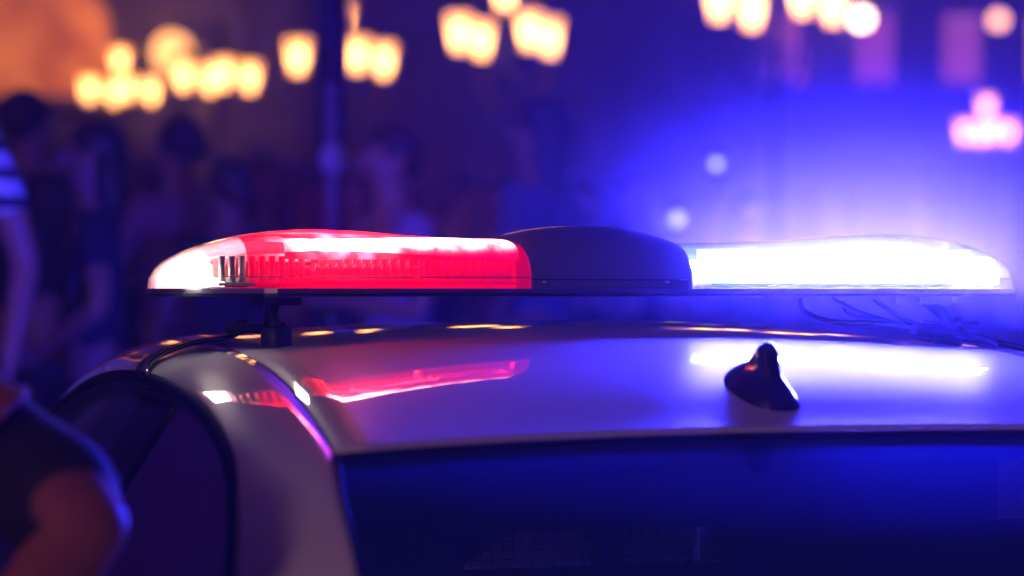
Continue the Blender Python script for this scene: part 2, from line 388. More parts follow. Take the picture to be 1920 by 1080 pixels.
# shark-fin aerial
def fin():
    c = Vector((0,-.545,1.396)); b_ = MB(); rows = []
    # (height, half width, y rear, y front)
    st = [(-.006,.041,-.052,.104),(.003,.041,-.052,.104),(.010,.038,-.050,.101),(.018,.033,-.043,.097),(.026,.027,-.034,.092),(.033,.0215,-.028,.084),(.039,.018,-.0245,.070),(.046,.0155,-.0215,.044),(.053,.0145,-.019,.026),(.060,.0130,-.0165,.015),(.066,.0100,-.013,.007),(.070,.0055,-.008,.001),(.0715,.0008,-.004,-.003)]
    tabs = [cr([(q_[0], q_[j_], 0) for q_ in st], 3) for j_ in (1,2,3)]
    for A_, B_, D_ in zip(*tabs):
        h, hw, y0, y1 = A_.x, A_.y, B_.y, D_.y
        ring = []
        for k in range(24):
            q = 2*math.pi*k/24; cyy = (y0+y1)/2; ry = (y1-y0)/2; cx = math.copysign(abs(math.cos(q))**.8, math.cos(q))
            yy = cyy+ry*math.sin(q); ring.append(c+Vector((hw*cx*(1-.25*max(0,math.sin(q))), yy, h+.17*yy*max(0,1-h/.06))))
        rows.append(ring)
    nr, nc = len(rows), 24; vs = [p for r in rows for p in r]
    fs = [(i*nc+j, i*nc+(j+1)%nc, (i+1)*nc+(j+1)%nc, (i+1)*nc+j) for i in range(nr-1) for j in range(nc)]
    fs += [tuple(range((nr-1)*nc, nr*nc))]
    b_.add(vs, fs, True); b_.build('aerial', 'fin_plastic', car)
fin()

# ------------------------------------------------------------------ the light bar
BZ = 1.524
bar = empty('light_bar', (0,0,BZ-.014), 0, 'long emergency light bar with red lit left lens and blazing blue right lens', 'light bar')
def bl(o):              # parts are modelled in world coordinates; hang them under the bar
    o.parent = bar; o.matrix_parent_inverse = Matrix.Translation((0,0,-(BZ-.014))); return o
Hh = [(0,.062),(.13,.066),(.20,.068),(.28,.073),(.35,.078),(.42,.079),(.48,.073),(.53,.061),(.57,.045),(.59,.032),(.60,.018)]
Hd = [(0,.125),(.42,.125),(.48,.118),(.53,.102),(.57,.075),(.59,.050),(.60,.026)]
def smooth_tab(tab, x):
    P = cr([(a,b_,0) for a,b_ in tab], 8); return interp([(p.x,p.y) for p in P], x)
def section(hd, h, n=28, e=.52, z0=0):
    out = []
    for k in range(n+1):
        q = math.pi*k/n; c, s_ = math.cos(q), math.sin(q)
        out.append((hd*math.copysign(abs(c)**e, c)*(1-.10*(abs(s_)**1.5)), z0+h*abs(s_)**e))
    return out
def lens(name, m, x0, x1, sgn, cap_in=True, sc=1.0, n=40, z0=0):
    xs = [x0+(x1-x0)*(1-math.cos(math.pi*.5*k/n)) if False else x0+(x1-x0)*k/n for k in range(n+1)]
    rows = []
    if cap_in:
        for k in range(6):      # rounded inner end
            a = math.pi/2*k/6; f = math.sin(a); hd, h = smooth_tab(Hd,x0)*(1-.14*(1-f)), smooth_tab(Hh,x0)*(1-.20*(1-f))
            rows.append([(sgn*(x0-.014+.014*(1-math.cos(a)) if False else x0-.012*(math.cos(a))), y, BZ+z) for y, z in section(hd*sc,h*sc,z0=z0)])
    for x in xs: rows.append([(sgn*x, y, BZ+z) for y, z in section(smooth_tab(Hd,x)*sc, smooth_tab(Hh,x)*sc, z0=z0)])
    o = grid(name, rows, m, None, True)
    # close the two ends
    bm = bmesh.new(); bm.from_mesh(o.data); nc = 29; bm.verts.ensure_lookup_table()
    L = len(rows)
    if cap_in: bm.faces.new([bm.verts[j] for j in range(nc)])
    if x1 > .59: bm.faces.new([bm.verts[(L-1)*nc+j] for j in range(nc)])
    bmesh.ops.recalc_face_normals(bm, faces=bm.faces); bm.to_mesh(o.data); bm.free()
    for p in o.data.polygons: p.use_smooth = len(p.vertices) == 4
    return bl(o)
lens('red_lens', 'red_lens', .145, .500, -1)
lens('clear_end_lens', 'clear_lens', .500, .60, -1, cap_in=False)
lens('blue_lens', 'blue_lens', .090, .60, 1)
# base tray with its thin bright lip
xs = [-.602+1.204*k/80 for k in range(81)]
def tray(extra, z0, z1, name, m):
    top = []; 
    for x in xs: top.append((x, smooth_tab(Hd, min(.6,abs(x)))+extra))
    ring = [(x,-h) for x,h in top] + [(x,h) for x,h in reversed(top)]
    k = len(ring); vs = [(x,y,z0) for x,y in ring]+[(x,y,z1) for x,y in ring]
    fs = [tuple(range(k-1,-1,-1)), tuple(range(k,2*k))]+[(i,(i+1)%k,k+(i+1)%k,k+i) for i in range(k)]
    return bl(fix_normals(mesh(name, vs, fs, m)))
tray(.006, BZ-.006, BZ-.002, 'base_tray', 'black_plastic')
tray(.003, BZ-.002, BZ+.004, 'lens_lip', 'metal')
# the centre hood
rows = []
for k in range(41):
    x = -.155+.240*k/40; u = (x+.035)/.135
    h = .060+.027*max(0,1-abs(u)**2.4); hd = .118
    rows.append([(x+.0*y, y, BZ+z) for y, z in section(hd, h, 28, .62)])
hood = grid('centre_hood', rows, 'hood_plastic', None, True); bl(fix_normals(hood)); hood.data.polygons.foreach_set('use_smooth',[True]*len(hood.data.polygons))
for xa in (-.118,.048): bl(MB().lathe((xa,-.119,BZ+.012),[(.0032,-.001),(.0032,.0015),(.002,.002)],10,axis='z').build('screw','metal'))
bl(MB().tube([(-.150+.226*k/12,-.1195,BZ+.0155) for k in range(13)],.0008,6).build('hood_seam','black_plastic'))
# inner optics
def led_row(name, m, xs_, y, z, d, host=None):
    for x in xs_:
        o = bl(MB().box((x,y,BZ+z), d).build(name, m))
def ribs(name, x0, x1, n, m, z0=.014, z1=.040, y=-.100):
    g = MB()
    for k in range(n):
        x = x0+(x1-x0)*k/(n-1); g.tube([(x,y,BZ+z0),(x,y,BZ+z1)], .0042, 8)
    if m != 'optic_pale': g.box(((x0+x1)/2, y+.012, BZ+(z0+z1)/2), (abs(x1-x0)+.01, .006, z1-z0))
    g.box(((x0+x1)/2, y, BZ+z0-.003), (abs(x1-x0)+.015, .03, .004))
    return bl(g.build(name, m))
# blue side: LED banks looking to the front, to the rear
for k in range(5): 
    x = .118+.088*k
    bl(MB().box((x+.035,-.074,BZ+.030),(.078,.005,.024)).build('blue_led_bank', 'blue_led'))
    bl(MB().box((x+.035,.074,BZ+.030),(.078,.005,.024)).build('blue_led_bank', 'blue_led'))
bl(MB().box((.555,-.02,BZ+.018),(.02,.06,.012)).build('blue_led_bank', 'blue_led'))
bl(MB().box((.315,-.060,BZ+.034),(.40,.004,.044)).build('diffuser', 'cyan_glow'))
bl(MB().box((.325,0,BZ+.02),(.36,.08,.03)).build('reflector', 'cabin', bevel=.004))
# red side
ribs('optic_row', -.53, -.43, 9, 'optic_pale', .012, .044); ribs('optic_row', -.41, -.29, 11, 'reflector'); ribs('optic_row', -.27, -.16, 10, 'reflector_red')
bl(MB().box((-.31,0,BZ+.018),(.29,.12,.03)).build('reflector', 'reflector_red', bevel=.004))
def guide_mat():
    m = bpy.data.materials.new('red_guide'); m.use_nodes = True; M['red_guide'] = m; n = m.node_tree.nodes; l = m.node_tree.links; n.remove(n['Principled BSDF'])
    tc = n.new('ShaderNodeTexCoord'); acc = None
    for cx, cz, rx, rz, amp in ((-.380,.058,.050,.020,90),(-.27,.064,.12,.009,40),(-.345,.040,.012,.010,5)):
        mp = n.new('ShaderNodeMapping'); mp.vector_type = 'POINT'; mp.inputs['Location'].default_value = (-cx/rx,0,-(BZ+cz)/rz); mp.inputs['Scale'].default_value = (1/rx,0,1/rz)
        ln = n.new('ShaderNodeVectorMath'); ln.operation = 'LENGTH'; sq = n.new('ShaderNodeMath'); sq.operation = 'POWER'; sq.inputs[1].default_value = 2
        ex = n.new('ShaderNodeMath'); ex.operation = 'MULTIPLY'; ex.inputs[1].default_value = -1.6; e2 = n.new('ShaderNodeMath'); e2.operation = 'EXPONENT'; am = n.new('ShaderNodeMath'); am.operation = 'MULTIPLY'; am.inputs[1].default_value = amp
        l.new(tc.outputs['Object'], mp.inputs[0]); l.new(mp.outputs[0], ln.inputs[0]); l.new(ln.outputs['Value'], sq.inputs[0]); l.new(sq.outputs[0], ex.inputs[0]); l.new(ex.outputs[0], e2.inputs[0]); l.new(e2.outputs[0], am.inputs[0])
        if acc is None: acc = am
        else:
            ad = n.new('ShaderNodeMath'); l.new(acc.outputs[0], ad.inputs[0]); l.new(am.outputs[0], ad.inputs[1]); acc = ad
    nz = n.new('ShaderNodeTexNoise'); nz.inputs['Scale'].default_value = 45; nz.inputs['Detail'].default_value = 2; mr = n.new('ShaderNodeMapRange'); mr.inputs['From Min'].default_value = .35; mr.inputs['From Max'].default_value = .65; mr.inputs['To Min'].default_value = .25; mr.inputs['To Max'].default_value = 1.6
    l.new(tc.outputs['Object'], nz.inputs['Vector']); l.new(nz.outputs['Fac'], mr.inputs['Value']); mu = n.new('ShaderNodeMath'); mu.operation = 'MULTIPLY'; l.new(acc.outputs[0], mu.inputs[0]); l.new(mr.outputs[0], mu.inputs[1]); acc = mu
    ea = n.new('ShaderNodeEmission'); ea.inputs[0].default_value = (1,.20,.24,1); l.new(acc.outputs[0], ea.inputs[1])
    eb = n.new('ShaderNodeEmission'); eb.inputs[0].default_value = (1,.0,.07,1); eb.inputs[1].default_value = 1.4
    s_ = n.new('ShaderNodeAddShader'); l.new(ea.outputs[0], s_.inputs[0]); l.new(eb.outputs[0], s_.inputs[1]); l.new(s_.outputs[0], n['Material Output'].inputs['Surface'])
guide_mat()
gd = lens('light_guide', 'red_guide', .16, .455, -1, sc=.93, n=14, z0=.040)
for v in gd.data.vertices: v.co.z -= .038*(v.co.z-BZ-.040)/.070
# white end lamp
bl(MB().box((-.560,-.05,BZ+.020),(.036,.09,.026)).build('white_led_bank', 'white_led'))
bl(MB().box((-.49,-.03,BZ+.012),(.07,.12,.012)).build('reflector', 'reflector'))
# mounting feet with hook straps
for sg in (-1,1):
    f = MB(); x = .462*sg; y = -.10
    f.lathe((x,y,1.454),[(.018,0),(.0195,.004),(.0195,.024),(.016,.028)],18)
    f.tube([(x,y,1.478),(x+.004*sg,y+.02,1.494),(x-.01*sg,y+.05,1.512)],.008,10)
    f.box((x-.01*sg,y+.05,1.512),(.05,.07,.010)); f.box((x+.02*sg,y+.03,1.482),(.07,.03,.006))
    f.tube([(x+.03*sg,y+.03,1.484),(x+.05*sg,y+.05,1.478)],.007,8)
    bl(f.build('mounting_foot', 'black_plastic'))
    # strap follows the roof and hooks over the door opening
    P0 = mirror(c1[8*N-1], sg); P3 = mirror(c3[7*N+2], sg); pts = [Vector((x,y+.02,1.472)), Vector((x+.02*sg, .0, 1.475)), P0+Vector((-.01*sg,0,.008))]; ctl = Vector((P3.x*.90+P0.x*.10,(P0.y+P3.y)/2,P0.z-.34*(P0.z-P3.z)))
    for t in (.15,.35,.55,.75,.9,1.0):
        pts.append(((1-t)**2)*P0+2*(1-t)*t*ctl+t*t*P3+Vector((.007*sg*(.4+t),0,.008*(1-t*.6))))
    pts.append(P3+Vector((.002*sg,0,-.012)))
    C_ = cr(pts,5)
    rows = [[p+Vector((0,-.036,.001)), p+Vector((0,.030,.001))] for p in C_]
    bl(grid('mounting_strap', rows, 'strap_black', None, True, .004, out=(.4*sg,0,1)))
    bl(MB().tube([p+Vector((-.001*sg,-.040,.002)) for p in C_[10:-3]],.0022,6).build('strap_wire','chrome'))
# cable loop and hose on the right
g = MB(); g.tube(cr([at(1500,560,3.46),at(1510,585,3.46),at(1560,603,3.44),at(1640,606,3.42),at(1715,612,3.40)],6),.0035,8)
g.tube(cr([at(1560,560,3.46),at(1610,585,3.44),at(1665,602,3.42),at(1715,612,3.40)],6),.003,8)
g.tube(cr([at(1640,562,3.46),at(1680,590,3.43),at(1725,610,3.40)],6),.003,8)
g.tube(cr([at(1580,565,3.46),at(1590,590,3.46),at(1650,598,3.44)],6),.0025,8)
bl(g.build('cable', 'strap_black'))
q = at(1738,617,3.40); bl(MB().box(q,(.040,.03,.016),rz=-.1).build('junction_box', 'black_plastic', bevel=.003))
bl(MB().tube(cr([at(1762,622,3.40),at(1800,627,3.42),at(1840,634,3.46),at(1866,645,3.50)],6),.0055,10).build('hose', 'strap_black'))

# ------------------------------------------------------------------ people
for n_, c_ in dict(skin=(.40,.17,.13), skin_pale=(.45,.22,.18), hair_dark=(.03,.018,.016), hair_brown=(.09,.04,.025), cloth_navy=(.015,.02,.05), cloth_black=(.012,.012,.014), cloth_white=(.62,.60,.64), cloth_lavender=(.30,.22,.38), cloth_blue=(.08,.11,.28), cloth_grey=(.12,.12,.14), cloth_rose=(.35,.10,.16), eye_white=(.7,.7,.7), shoe=(.02,.02,.02)).items():
    mat(n_, c_, .85 if 'cloth' in n_ else .5, bump=(90,.6) if 'cloth' in n_ else None)
def stripe_mat():
    m = mat('cloth_striped', (.03,.03,.07), .85); n = m.node_tree.nodes; l = m.node_tree.links; p = n['Principled BSDF']
    tc = n.new('ShaderNodeTexCoord'); sp = n.new('ShaderNodeSeparateXYZ'); ma = n.new('ShaderNodeMath'); ma.operation = 'MULTIPLY'; ma.inputs[1].default_value = 14
    fr = n.new('ShaderNodeMath'); fr.operation = 'FRACT'; gt = n.new('ShaderNodeMath'); gt.operation = 'GREATER_THAN'; gt.inputs[1].default_value = .42
    mi = n.new('ShaderNodeMix'); mi.data_type = 'RGBA'; mi.inputs[6].default_value = (.03,.03,.07,1); mi.inputs[7].default_value = (.7,.66,.75,1)
    l.new(tc.outputs['Object'], sp.inputs[0]); l.new(sp.outputs['Z'], ma.inputs[0]); l.new(ma.outputs[0], fr.inputs[0]); l.new(fr.outputs[0], gt.inputs[0]); l.new(gt.outputs[0], mi.inputs[0]); l.new(mi.outputs[2], p.inputs['Base Color'])
stripe_mat()
def patch_mat():
    m = mat('skin_tan', (.30,.10,.085), .6, spec=.12, bump=(140,.5), noise=(25,(.36,.12,.11)))
    m = mat('patch_cloth', (.30,.03,.03), .8, noise=(70,(.45,.16,.08)), bump=(120,1.0)); return m
patch_mat()
def skin_mesh(verts, edges, sub=2):
    me = bpy.data.meshes.new('tmp'); me.from_pydata([v[0] for v in verts], edges, []); o = bpy.data.objects.new('tmp', me); COL.objects.link(o)
    sk = o.modifiers.new('s','SKIN'); sk.use_smooth_shade = True
    sb = o.modifiers.new('u','SUBSURF'); sb.levels = sub; sb.render_levels = sub
    for i, v in enumerate(verts):
        r = v[1] if isinstance(v[1], tuple) else (v[1], v[1])
        o.data.skin_vertices[0].data[i].radius = r; o.data.skin_vertices[0].data[i].use_root = (i == 0)
    dg = bpy.context.evaluated_depsgraph_get(); dg.update()
    ev = o.evaluated_get(dg); r = bpy.data.meshes.new_from_object(ev)
    bpy.data.objects.remove(o); bpy.data.meshes.remove(me); return r
def person(px, t, face, h, label, shirt, trousers='cloth_navy', hair='hair_dark', arms=None, long_hair=False, ground=None, skin='skin', sleeve=.62, group='people crowding behind the car', patch=False, sub=1, world=None, loc=None):
    """face: heading of the person in degrees, 0 = looks away from the camera, 180 = towards it; arms = (left elbow, left wrist, right elbow, right wrist), body axes, at 1.75 m"""
    p = at(px, 553, t) if loc is None else Vector(loc); g = pz if ground is None else ground
    rz = -YAW + R(face); root = empty('person', (p.x, p.y, g), rz, label, 'person', group); s = h/1.75
    Mi = Matrix.Rotation(-rz, 4, 'Z')
    def loc_(wp): return (Mi @ (Vector(wp)-Vector((p.x,p.y,g))))/s
    la = arms or ((-.26,-.04,1.14),(-.25,.08,.90),(.26,-.04,1.14),(.25,.08,.90))
    if world: la = (la[0],la[1],tuple(loc_(world[0])),tuple(loc_(world[1])))
    V = [((0,0,.95),(.155,.105)),((0,0,1.12),(.135,.098)),((0,0,1.30),(.165,.112)),((0,-.01,1.455),(.100,.075)),((0,0,1.53),(.060,.060)),((0,.018,1.585),(.062,.072)),((0,.022,1.655),(.078,.098)),((0,.012,1.715),(.066,.082))]
    E = [(i,i+1) for i in range(7)]
    def add(pos, r, par): V.append((tuple(pos), r)); E.append((par, len(V)-1)); return len(V)-1
    for sg, el, wr in ((-1,la[0],la[1]),(1,la[2],la[3])):
        el, wr = Vector(el), Vector(wr); sh = Vector((.175*sg,0,1.425))
        a = add(sh,(.058,.055),2); b_ = add(sh.lerp(el,.5),.048,a); c = add(el,.040,b_); d = add(el.lerp(wr,.4),.038,c); e = add(wr,.026,d)
        f = add(wr+(wr-el).normalized()*.06,(.036,.018),e)
    for sg in (-1,1):
        a = add((.09*sg,0,.86),.088,0); b_ = add((.095*sg,.01,.50),.058,a); c = add((.095*sg,-.02,.09),.040,b_); add((.10*sg,.13,.035),(.042,.030),c)
    me = skin_mesh(V, E, sub)
    bm = bmesh.new(); bm.from_mesh(me)
    mb = MB()
    mb.ball((0,.115,1.64),(.014,.022,.022),10); mb.ball((-.078,.015,1.645),(.012,.022,.032),8); mb.ball((.078,.015,1.645),(.012,.022,.032),8); mb.ball((0,.104,1.598),(.024,.010,.007),8)
    for sg, el, wr in ((-1,la[0],la[1]),(1,la[2],la[3])):
        el, wr = Vector(el), Vector(wr); dr = (wr-el).normalized(); sd_ = dr.cross(Vector((0,0,1)) if abs(dr.z) < .8 else Vector((0,1,0)))
        sd_ = Vector((0,1,0)) - dr*dr.y if abs(dr.y) < .9 else Vector((1,0,0)); sd_.normalize(); inn = dr.cross(sd_)*(1 if dr.cross(sd_).x*sg < 0 else -1)
        for k, L in enumerate((.062,.075,.080,.072,)):
            o_ = wr+dr*.085+sd_*(.028-.018*(3-k)); mb.tube([o_-dr*.02,o_+dr*L*.45+inn*.006,o_+dr*L*.8+inn*.018,o_+dr*L*.98+inn*.034],[.0095,.009,.0082,.006],6)
        o_ = wr+dr*.03+sd_*.03; mb.tube([o_,o_+dr*.03+sd_*.02+inn*.01,o_+dr*.055+sd_*.026+inn*.02],[.012,.0105,.008],6)
    k0 = [bm.verts.new(v) for v in mb.v]
    for f, sm in zip(mb.f, mb.sm):
        try: q = bm.faces.new([k0[i] for i in f]); q.smooth = True
        except ValueError: pass
    for v in bm.verts: v.co *= s
    bm.to_mesh(me); bm.free(); me.materials.clear(); me.materials.append(M[skin])
    me.polygons.foreach_set('use_smooth',[True]*len(me.polygons)); me.polygons.foreach_set('material_index',[0]*len(me.polygons))
    link(bpy.data.objects.new('body', me), root)
    # shirt
    V2 = [((0,0,.90),(.172,.125)),((0,0,1.12),(.155,.118)),((0,0,1.30),(.182,.130)),((0,-.01,1.445),(.098,.080)),((0,-.005,1.475),(.066,.064))]; E2 = [(0,1),(1,2),(2,3),(3,4)]
    for sg, el, wr in ((-1,la[0],la[1]),(1,la[2],la[3])):
        el, wr = Vector(el), Vector(wr); sh = Vector((.175*sg,0,1.425)); k = len(V2)
        V2.append((tuple(sh),(.070,.068))); E2.append((2,k))
        V2.append((tuple(sh.lerp(el,.4)),.061)); E2.append((k,k+1)); V2.append((tuple(sh.lerp(el,min(sleeve,1))),.058)); E2.append((k+1,k+2))
        if sleeve > 1: V2.append((tuple(el.lerp(wr,.9)),.040)); E2.append((k+2,k+3))
    ms = skin_mesh(V2, E2, sub)
    for v in ms.vertices: v.co *= s
    ms.materials.clear(); ms.materials.append(M[shirt]); ms.polygons.foreach_set('material_index',[0]*len(ms.polygons)); so_ = link(bpy.data.objects.new('shirt', ms), root)
    V3 = [((0,0,.96),(.162,.115))]; E3 = []
    for sg in (-1,1):
        k = len(V3); V3 += [((.09*sg,0,.85),.105),((.097*sg,.01,.50),.075),((.097*sg,-.015,.10),.062)]; E3 += [(0,k),(k,k+1),(k+1,k+2)]
    mt = skin_mesh(V3, E3, 1)
    for v in mt.vertices: v.co *= s
    mt.materials.clear(); mt.materials.append(M[trousers]); mt.polygons.foreach_set('material_index',[0]*len(mt.polygons)); link(bpy.data.objects.new('trousers', mt), root)
    hb = MB()
    hb.ball((0,-.016*s,1.695*s),(.088*s,.104*s,.088*s),20); hb.ball((.02*s,-.07*s,1.66*s),(.066*s,.055*s,.07*s),12)
    if long_hair: hb.ball((0,-.05*s,1.56*s),(.088*s,.062*s,.20*s),16)
    for i, v in enumerate(hb.v):
        x, y, z = v; q = 1+.05*math.sin(60*x/s+3*z)*math.sin(50*z/s+px); 
        if y > .055*s and z < 1.715*s: y = .055*s
        hb.v[i] = (x*q, y, z)
    hb.build('hair', hair, root)
    for sg in (-1,1): MB().ball((.030*sg*s,.103*s,1.662*s),(.012*s,.008*s,.008*s),8).build('eye', 'eye_white', root)
    for sg in (-1,1): MB().ball((.098*sg*s,.05*s,.04*s),(.052*s,.135*s,.045*s),12).build('shoe', 'shoe', root)
    return root, so_, loc_, s
UP1 = ((-.24,.02,1.15),(-.20,.20,1.02),(.30,.10,1.35),(.24,.22,1.60))
FOLD = ((-.27,.02,1.14),(-.02,.20,1.18),(.30,.02,1.16),(.03,.22,1.22))
REACH = ((-.30,-.02,1.16),(-.12,.16,1.02),(.40,.06,1.24),(.62,.10,1.08))
# the officer beside the car, hand on hip, out of focus in front
offi, osh, ol, os_ = person(-432, 2.40, 0, 1.715, 'officer in dark short-sleeved uniform at the left edge, bare bent elbow before the car', 'cloth_black', 'cloth_black', group=None, ground=0, sub=3, skin='skin_tan', sleeve=.93,
    world=(at(178,978,2.10), at(-75,1290,2.28)))
offi.name = 'person'; del_g = offi.pop('group') if 'group' in offi.keys() else None
def sleeve_patch():
    sh = Vector((.175,0,1.425)); el = ol(at(178,978,2.10)); ax = (el-sh).normalized()
    tocam = (ol(CAM)-sh); tocam = (tocam-ax*tocam.dot(ax)).normalized(); sdv = ax.cross(tocam)
    rows = []
    for i in range(9):
        u = i/8; row = []
        for j in range(13):
            q = R(-62+124*j/12); hw = math.sin(math.pi*min(1,max(0,.18+u*.75)))
            a = q*hw
            row.append((sh+ax*(.125+u*.115)+(tocam*math.cos(a)+sdv*math.sin(a))*.074)*os_)
        rows.append(row)
    o = grid('shoulder_patch', rows, 'patch_cloth', offi, True, .003)
sleeve_patch()
P = [
 (-150,6.4,175,1.76,'person at the far left in a white and navy striped tee','cloth_striped','cloth_navy','hair_brown',None,False,'skin'),
 (175,7.6,100,1.56,'person with long hair in navy top reaching one arm sideways, behind the roof edge','cloth_navy','cloth_black','hair_dark',REACH,True,'skin'),
 (335,9.4,35,1.70,'person with dark hair and rose top under the second cluster of lanterns','cloth_rose','cloth_navy','hair_dark',FOLD,False,'skin'),
 (500,10.6,250,1.62,'person with long brown hair and grey top just left of the dark pole','cloth_grey','cloth_navy','hair_brown',None,True,'skin'),
 (735,7.7,120,1.56,'person in a lavender shirt with sloping shoulders, just right of the dark pole','cloth_lavender','cloth_navy','hair_dark',FOLD,False,'skin'),
 (1010,8.9,60,1.73,'person with long dark hair and pale blue shirt, above the centre hood','cloth_blue','cloth_black','hair_dark',None,True,'skin'),
 (865,12.5,290,1.66,'person in black between the lavender shirt and the pale blue shirt','cloth_black','cloth_black','hair_dark',None,False,'skin'),
 (50,9.2,330,1.78,'person in dark jacket seen from behind, next to the striped tee','cloth_black','cloth_navy','hair_dark',FOLD,False,'skin'),
 (1190,11.5,215,1.60,'person in navy holding a glowing phone at face height','cloth_navy','cloth_black','hair_brown',UP1,True,'skin'),
 (1400,12.5,195,1.56,'person in grey holding a phone up high above the blue lens','cloth_black','cloth_black','hair_dark',UP1,False,'skin'),
 (260,12.0,60,1.68,'person in a grey top far back between navy and rose tops','cloth_grey','cloth_navy','hair_brown',None,False,'skin'),
 (600,12.8,5,1.75,'person in navy far back, half hidden by the dark pole','cloth_navy','cloth_navy','hair_dark',None,False,'skin'),
 (110,11.0,140,1.66,'person in navy between the dark jacket and the long-haired navy top','cloth_navy','cloth_black','hair_brown',FOLD,False,'skin'),
 (215,9.9,10,1.52,'short person in black just right of the long-haired navy top','cloth_black','cloth_black','hair_dark',None,True,'skin'),
 (560,9.6,300,1.54,'short person in rose top directly left of the dark pole','cloth_rose','cloth_black','hair_dark',FOLD,True,'skin'),
 (665,11.6,170,1.60,'person in dark blue directly right of the dark pole','cloth_blue','cloth_black','hair_dark',None,True,'skin'),
 (795,10.2,45,1.50,'short person in navy looking over the lavender shoulder','cloth_navy','cloth_black','hair_brown',None,False,'skin'),
 (935,11.0,140,1.55,'person in rose top left of the pale blue shirt','cloth_rose','cloth_black','hair_dark',None,True,'skin'),
 (1090,10.4,200,1.52,'short person in black right of the pale blue shirt','cloth_black','cloth_black','hair_dark',FOLD,False,'skin'),
 (430,8.6,20,1.50,'short person in black with folded arms between the rose and grey tops','cloth_black','cloth_black','hair_dark',FOLD,False,'skin'),
]
for px,t,fa,h,lab,sh,trr,ha,ar,lh,sk in P:
    person(px,t,fa,h,lab,sh,trr,ha,ar,lh,skin=sk)
def phone(px, py, t, label, lit=.026):
    c = at(px,py,t); e = empty('phone', c, -YAW, label, 'phone', 'phones held up by the crowd')
    MB().box((0,0,0),(.075,.009,.15)).build('case','black_plastic',e,.003)
    MB().ball((0,-.008,.0),(lit,.004,lit),14).build('camera_light','spot_white',e)
phone(1343,308,12.2,'small white light of a phone held high over the blue lens')
phone(1270,411,11.2,'small white light of a phone just above the hood and blue lens', .03)

# ------------------------------------------------------------------ dark pole in front of the crowd
c = at(622,553,8.2)
pole = empty('lamp_post', (c.x,c.y,pz), -YAW, 'thick dark pole rising out of the top of the picture behind the red lens', 'pole')
MB().lathe((0,0,0),[(.11,0),(.11,.5),(.075,.56),(.055,.8),(.050,6.5)],20).build('pole','pole_paint',pole)
MB().lathe((0,0,.0),[(.14,0),(.14,.06),(.11,.1)],20).build('base','iron',pole)
def zy(py,t): return 1.52-(py-553)/FPX*t-pz
MB().tube([(.004,-.066,zy(470,8.2)),(.004,-.066,zy(330,8.2)),(.0,-.066,zy(160,8.2))],[.018,.022,.026],10).build('pole_highlight','pole_highlight_grey',pole)  # pale strip standing in for the highlight down the pole
k = MB(); k.ball((.01,-.075,zy(300,8.2)),(.048,.035,.050),16); k.build('clamp_box','pale_metal',pole)
MB().lathe((0,0,6.5),[(.05,0),(.09,.05),(.22,.15),(.25,.3),(.1,.42),(.02,.46)],16).build('lamp_head','iron',pole)

# pale barriers added ahead of the car to catch light behind its rear window
for px_, lab in ((985,'added pale barrier ahead of the car, brightening the left patch of the rear window'),(1310,'added pale barrier ahead of the car, brightening the right patch of the rear window')):
    c = at(px_,553,6.2); e = empty('added_barrier',(c.x,c.y,0),-YAW,lab,'barrier','pale barriers added ahead of the car')
    MB().tube([(-.235,0,.02),(-.235,0,1.08),(.235,0,1.08),(.235,0,.02)],.017,8).build('frame','metal',e)
    MB().box((0,.006,.68),(.44,.006,.70)).build('panel','cloth_white',e)
    for k in range(4): MB().tube([(-.18+.12*k,-.022,.1),(-.18+.12*k,-.022,1.06)],.009,6).build('bar','iron',e)
    for x_ in (-.2,.2): MB().box((x_,0,.012),(.05,.5,.02)).build('foot','iron',e)

# ------------------------------------------------------------------ many-lantern street lamps
def lantern(parent, x, y, z, s=1, em='lantern_glow'):
    n_ = 6; fr = MB()
    fr.lathe((x,y,z),[(.05*s,-.30*s),(.095*s,-.275*s),(.10*s,-.25*s)],n_)
    fr.lathe((x,y,z),[(.20*s,.24*s),(.215*s,.25*s),(.21*s,.275*s),(.10*s,.36*s),(.05*s,.40*s),(.02*s,.47*s)],n_)
    for k in range(n_):
        q = 2*math.pi*k/n_; a = (x+.105*s*math.cos(q),y+.105*s*math.sin(q),z-.26*s); b_ = (x+.20*s*math.cos(q),y+.20*s*math.sin(q),z+.25*s); fr.tube([a,b_],.008*s,4)
    l_ = fr.build('lantern','iron',parent)
    g = MB().lathe((x,y,z),[(.098*s,-.25*s),(.188*s,.24*s)],n_).build('lantern_glass',em,l_)
    MB().ball((x,y,z-.01*s),(.115*s,.115*s,.17*s),10).build('bulb',em+'_bulb',l_)
    return l_
def street_lamp(px, py, t, label, rot=30, span=.53, em='lantern_glow', top=True, lit=True):
    c = at(px,py,t) if t > 0 else Vector((0,0,3.6)); root = empty('street_lamp', (c.x,c.y,pz), -YAW+R(rot), label, 'street lamp', 'ornate lamps with several lanterns across the square'); z = c.z-pz
    MB().lathe((0,0,0),[(.24,0),(.24,.10),(.17,.16),(.17,.55),(.12,.62),(.075,.9),(.06,z*.55),(.075,z*.56),(.05,z*.58),(.042,z-.45),(.07,z-.42),(.04,z-.36),(.035,z+.25),(.06,z+.28)],18).build('post','iron',root)
    for k in range(4):
        q = math.pi/2*k; dx, dy = math.cos(q), math.sin(q)
        MB().tube(cr([(0,0,z-.62),(dx*span*.4,dy*span*.4,z-.72),(dx*span*.85,dy*span*.85,z-.50),(dx*span,dy*span,z-.20)],5),.022,8).tube(cr([(dx*.05,dy*.05,z-.42),(dx*span*.35,dy*span*.35,z-.45),(dx*span*.45,dy*span*.45,z-.60)],4),.014,6).build('arm','iron_bronze',root)
        lantern(root,dx*span,dy*span,z,.76,em)
    if top: lantern(root,0,0,z+.42,.76,em)
    return root
